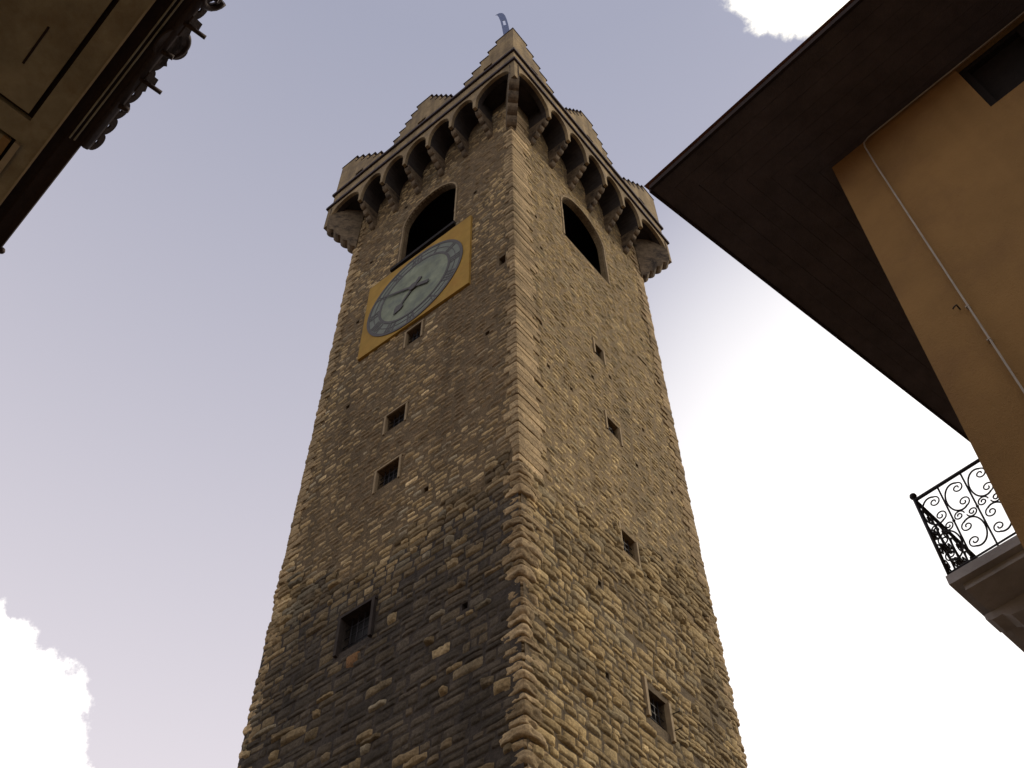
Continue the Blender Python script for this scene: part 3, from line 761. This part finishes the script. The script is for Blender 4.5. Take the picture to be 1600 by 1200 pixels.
# balcony on the far wall of the house
ZBK = 8.36; Cb = Vector((3.84, 7.05, 0)); LBb = 2.3; depth = 1.55
bal = MB()
def bp(x, y, z): return Cb + dA * x + dB * y + Z * z
bal.obox(bp(-0.03, -0.03, ZBK - 0.10), dA * depth, dB * (LBb + 0.06), Z * 0.10)
bal.obox(bp(0.06, 0.05, ZBK - 0.17), dA * (depth - 0.08), dB * (LBb - 0.10), Z * 0.068)
balc = bal.build('balcony_slab', M_slab, house)
for y in (0.45, 1.75):
    br = MB(); pts = [(depth, ZBK - 0.17), (0.0, ZBK - 0.17), (0.0, ZBK - 0.22), (0.05, ZBK - 0.25), (0.15, ZBK - 0.25), (0.22, ZBK - 0.3), (0.45, ZBK - 0.33), (0.6, ZBK - 0.42), (0.85, ZBK - 0.46), (1.05, ZBK - 0.58), (1.2, ZBK - 0.62), (depth, ZBK - 0.72)]
    br.prism([bp(x, y, z) for x, z in pts], dB * 0.24)
    br.build('bracket', M_slab, balc)
HR = 1.0
rail = MB()
rail.tube([bp(0, 0, ZBK + HR), bp(depth - 0.05, 0, ZBK + HR)], 0.018, 8); rail.tube([bp(0, 0, ZBK + HR), bp(0, LBb, ZBK + HR)], 0.018, 8); rail.tube([bp(0, LBb, ZBK + HR), bp(depth - 0.05, LBb, ZBK + HR)], 0.018, 8)
rail.tube([bp(0, 0, ZBK + 0.035), bp(depth - 0.05, 0, ZBK + 0.07)], 0.010, 6); rail.tube([bp(0, 0, ZBK + 0.035), bp(0, LBb, ZBK + 0.07)], 0.010, 6); rail.tube([bp(0, LBb, ZBK + 0.035), bp(depth - 0.05, LBb, ZBK + 0.07)], 0.010, 6)
for x, y in ((0, 0), (0, LBb)):
    rail.tube([bp(x, y, ZBK - 0.02), bp(x, y, ZBK + HR + 0.03)], 0.018, 8); rail.ball(bp(x, y, ZBK + HR + 0.055), 0.036)
rl = rail.build('railing', M_iron, balc)
scr = MB()
def spiral(mb, P2, cx_, cz_, r, a0_, turns, r_end=0.2, rad_=0.0075):
    pts = []; N2 = int(14 * abs(turns)) + 4
    for k in range(N2 + 1):
        t = k / N2; rr_ = r * (1 - (1 - r_end) * t); an = a0_ + turns * 2 * math.pi * t
        pts.append(P2(cx_ + rr_ * math.cos(an), cz_ + rr_ * math.sin(an)))
    mb.tube(pts, rad_, 5)
def panel(P2, x0, x1):
    w_ = x1 - x0; m = (x0 + x1) / 2
    for up, sg in ((ZBK + 0.76, 1), (ZBK + 0.30, -1)):          # two large C-scrolls, opening towards each other's bar
        pts = []
        for k in range(25):
            t = k / 24; an = math.pi * (0.35 + 1.3 * t) if sg > 0 else math.pi * (-0.65 + 1.3 * t)
            pts.append(P2(m + 0.44 * w_ * math.cos(an), up + 0.17 * math.sin(an)))
        scr.tube(pts, 0.009, 5)
        for q, side in ((pts[0], 1), (pts[-1], -1)): pass
        ex = 0.44 * w_ * math.cos(math.pi * (0.35 if sg > 0 else -0.65)); ez = 0.17 * math.sin(math.pi * 0.35)
        for v in (1, -1):
            spiral(scr, P2, m + ex * 0.72, up + v * ez * 0.62, 0.062, (math.pi / 2 * v), -v * 1.3 * (1 if sg > 0 else -1))
    for v in (1, -1):
        spiral(scr, P2, m - v * 0.25 * w_, ZBK + 0.53 + v * 0.018, 0.055, math.pi * (0 if v > 0 else 1), 1.5)
def sideA(x, z): return bp(x, 0, z)
def sideB(x, z): return bp(0, x, z)
def sideC(x, z): return bp(x, LBb, z)
for P2, L_, nb in ((sideA, depth - 0.08, 6), (sideB, LBb, 9), (sideC, depth - 0.08, 6)):
    for k in range(nb):
        x0, x1 = L_ * k / nb, L_ * (k + 1) / nb
        scr = MB(); panel(P2, x0, x1); scr.build('scroll_panel', M_iron, balc)
        if k: bars = MB(); bars.tube([P2(x0, ZBK + 0.0), P2(x0, ZBK + HR)], 0.009, 6); bars.ball(P2(x0, ZBK + 0.53), 0.016, 8, 4); bars.build('baluster', M_iron, balc)

# ------------------------------------------------------------------ left-hand house: only its deep eave is seen
ZH = 10.6
e2 = Vector((0.703, -0.711, 0)).normalized(); n2_ = Vector((0.711, 0.703, 0)).normalized()
def lp(u_, v_, z_): return e2 * u_ + n2_ * v_ + Z * z_
left = thing('panelled_eave_house', 'house at upper left with panelled soffit and ornamental copper gutter', 'house', lp(-6, -3.0, 0))
U0, U1 = -13.0, 3.5; VW = -1.9
lw = MB(); lw.obox(lp(U0, VW, 0), e2 * (U1 - U0), -n2_ * 5, Z * (ZH + 0.12)); lw.build('wall', M_wallL, left)
so = MB()
# coffered soffit: margin boards round recessed panels
pan = [(-5.47, -1.3), (-9.6, -5.71), (-0.9, 2.6)]
pan = sorted(pan); pv0, pv1 = -1.5, -0.40
so.obox(lp(U0, pv1, ZH), e2 * (U1 - U0), n2_ * (pv1 * -1 - 0.20), Z * 0.12)
so.obox(lp(U0, VW - 0.02, ZH), e2 * (U1 - U0), n2_ * (pv0 - VW + 0.02), Z * 0.12)
prev = U0
for a_, b_ in pan:
    so.obox(lp(prev, pv0, ZH), e2 * (a_ - prev), n2_ * (pv1 - pv0), Z * 0.12); prev = b_
so.obox(lp(prev, pv0, ZH), e2 * (U1 - prev), n2_ * (pv1 - pv0), Z * 0.12)
for a_, b_ in pan:
    g_ = 0.045
    so.obox(lp(a_ + g_, pv0 + g_, ZH + 0.012), e2 * (b_ - a_ - 2 * g_), n2_ * (pv1 - pv0 - 2 * g_), Z * 0.10)
so.build('soffit', M_eave, left)
gv = MB()
for a_, b_ in pan: gv.obox(lp(a_, pv0, ZH + 0.06), e2 * (b_ - a_), n2_ * (pv1 - pv0), Z * 0.055)
gv.obox(lp(-5.06, -0.712, ZH + 0.006), e2 * 0.42, n2_ * 0.02, Z * 0.02)
gv.build('panel_groove', M_groove, left)
tr = MB()
tr.obox(lp(U0, -0.205, ZH - 0.012), e2 * (U1 - U0), n2_ * 0.018, Z * 0.05)
tr.build('bead_moulding', M_trim, left)
bk = MB(); bk.obox(lp(-6.9, -0.40, ZH - 0.035), e2 * 1.18, n2_ * 0.055, Z * 0.05); bk.build('bracket_moulding', M_trim, left)
bk = MB(); bk.obox(lp(-6.9, -0.50, ZH - 0.02), e2 * 1.16, n2_ * 0.07, Z * 0.035); bk.build('bracket', M_wallL, left)
cy = MB()
prof = [(-0.187, ZH - 0.002), (-0.187, ZH + 0.05), (-0.12, ZH + 0.07), (-0.10, ZH + 0.06), (-0.02, ZH + 0.09), (0.03, ZH + 0.09), (0.04, ZH + 0.12), (0.04, ZH + 0.2), (-0.187, ZH + 0.2)]
cy.prism([lp(U0, v_, z_) for v_, z_ in prof], e2 * (U1 - U0)); cy.build('cornice', M_groove, left)
lr = MB(); lr.prism([lp(U0, 0.02, ZH + 0.21), lp(U0, -5, ZH + 2.2), lp(U0, -5, ZH + 0.21)], e2 * (U1 - U0)); lr.build('roof', M_roof, left)
gt = MB()
for u_ in (-6.83,): gt.ball(lp(u_, 0.05, ZH + 0.05), 0.035)
gt.tube([lp(-5.42, 0.06, ZH + 0.13), lp(-1.0, 0.06, ZH + 0.13), lp(2.0, 0.06, ZH + 0.13)], 0.05, 8)
gut = gt.build('gutter', M_gutter, left)
for v_, z__, r_ in ((-0.075, ZH + 0.05, 0.008), (-0.035, ZH + 0.065, 0.008)):
    mr_ = MB(); mr_.tube([lp(-5.4, v_, z__), lp(U1, v_, z__)], r_, 6); mr_.build('bead_rod', M_eave, left)
TL = (n2_ * 0.75 + Z * 0.66).normalized()           # the crest leans outwards
def cp(u_, r_, lift=0.0): return lp(u_, 0.06, ZH + 0.10) + TL * r_ + Vector((TL.y * 0, 0, 0)) + n2_ * lift
THK = n2_ * 0.016
def ringplate(mb, uc, rc, R0, R1, squash=1.0, N2=20, a0_=0.0, a1_=2 * math.pi):
    for k in range(N2):
        t0, t1 = a0_ + (a1_ - a0_) * k / N2, a0_ + (a1_ - a0_) * (k + 1) / N2
        mb.prism([cp(uc + r_ * math.cos(t), rc + r_ * squash * math.sin(t)) for r_, t in ((R0, t0), (R1, t0), (R1, t1), (R0, t1))], THK)
# pierced strip along the foot of the crest
for k in range(22):
    u_ = -5.42 + k * 0.2
    ps_ = MB(); ringplate(ps_, u_ + 0.1, 0.055, 0.026, 0.108, 0.62); ps_.build('pierced_rosette', M_gutter, left)
def orn(u_, kind):
    c = MB()
    if kind == 0:                       # palmette: round leaf with an eye and a curled lip
        ringplate(c, u_ + 0.02, 0.045, 0.0, 0.17, 0.8)
        ringplate(c, u_ - 0.03, 0.15, 0.026, 0.085, 1.0)
        c.tube([cp(u_ + 0.02 + 0.15 * math.cos(a_), 0.06 + 0.15 * math.sin(a_)) for a_ in [math.pi * (-0.1 + 0.9 * k / 14) for k in range(15)]], 0.024, 6)
        c.prism([cp(u_ - 0.24, 0.0), cp(u_ - 0.20, 0.15), cp(u_ - 0.10, 0.08)], THK)
    elif kind == 1:                     # pair of scrolls
        for sg in (-1, 1):
            pts = []
            for k in range(20):
                t = k / 19; an = math.pi * 0.5 - sg * t * 2.2 * math.pi; r_ = 0.11 * (1 - 0.6 * t)
                pts.append(cp(u_ + sg * 0.09 + r_ * math.cos(an), 0.10 + r_ * math.sin(an)))
            c.tube(pts, 0.036, 6)
        c.prism([cp(u_ - 0.16, 0.0), cp(u_ - 0.1, 0.09), cp(u_, 0.15), cp(u_ + 0.1, 0.09), cp(u_ + 0.16, 0.0)], THK)
    else:                               # small block carrying the spout
        c.prism([cp(u_ - 0.13, 0.0), cp(u_ - 0.10, 0.09), cp(u_ - 0.03, 0.07), cp(u_ - 0.02, 0.13), cp(u_ + 0.06, 0.12), cp(u_ + 0.10, 0.0)], n2_ * 0.05)
    c.build('crest_ornament', M_gutter, left)
def spout(u_, ln, r_):
    s_ = MB(); s_.tube([lp(u_, 0.08, ZH + 0.10), lp(u_ + 0.02, 0.08 + ln, ZH + 0.09)], r_, 8); s_.build('spout', M_gutter, left)
for k in range(6):
    u_ = -4.87 + 0.66 * k
    spout(u_, 0.085 if k == 0 else 0.10, 0.026); spout(u_ + 0.33, 0.20, 0.021); orn(u_ + 0.33, 2)
    if k: orn(u_ + 0.07, 0 if k % 2 else 1)
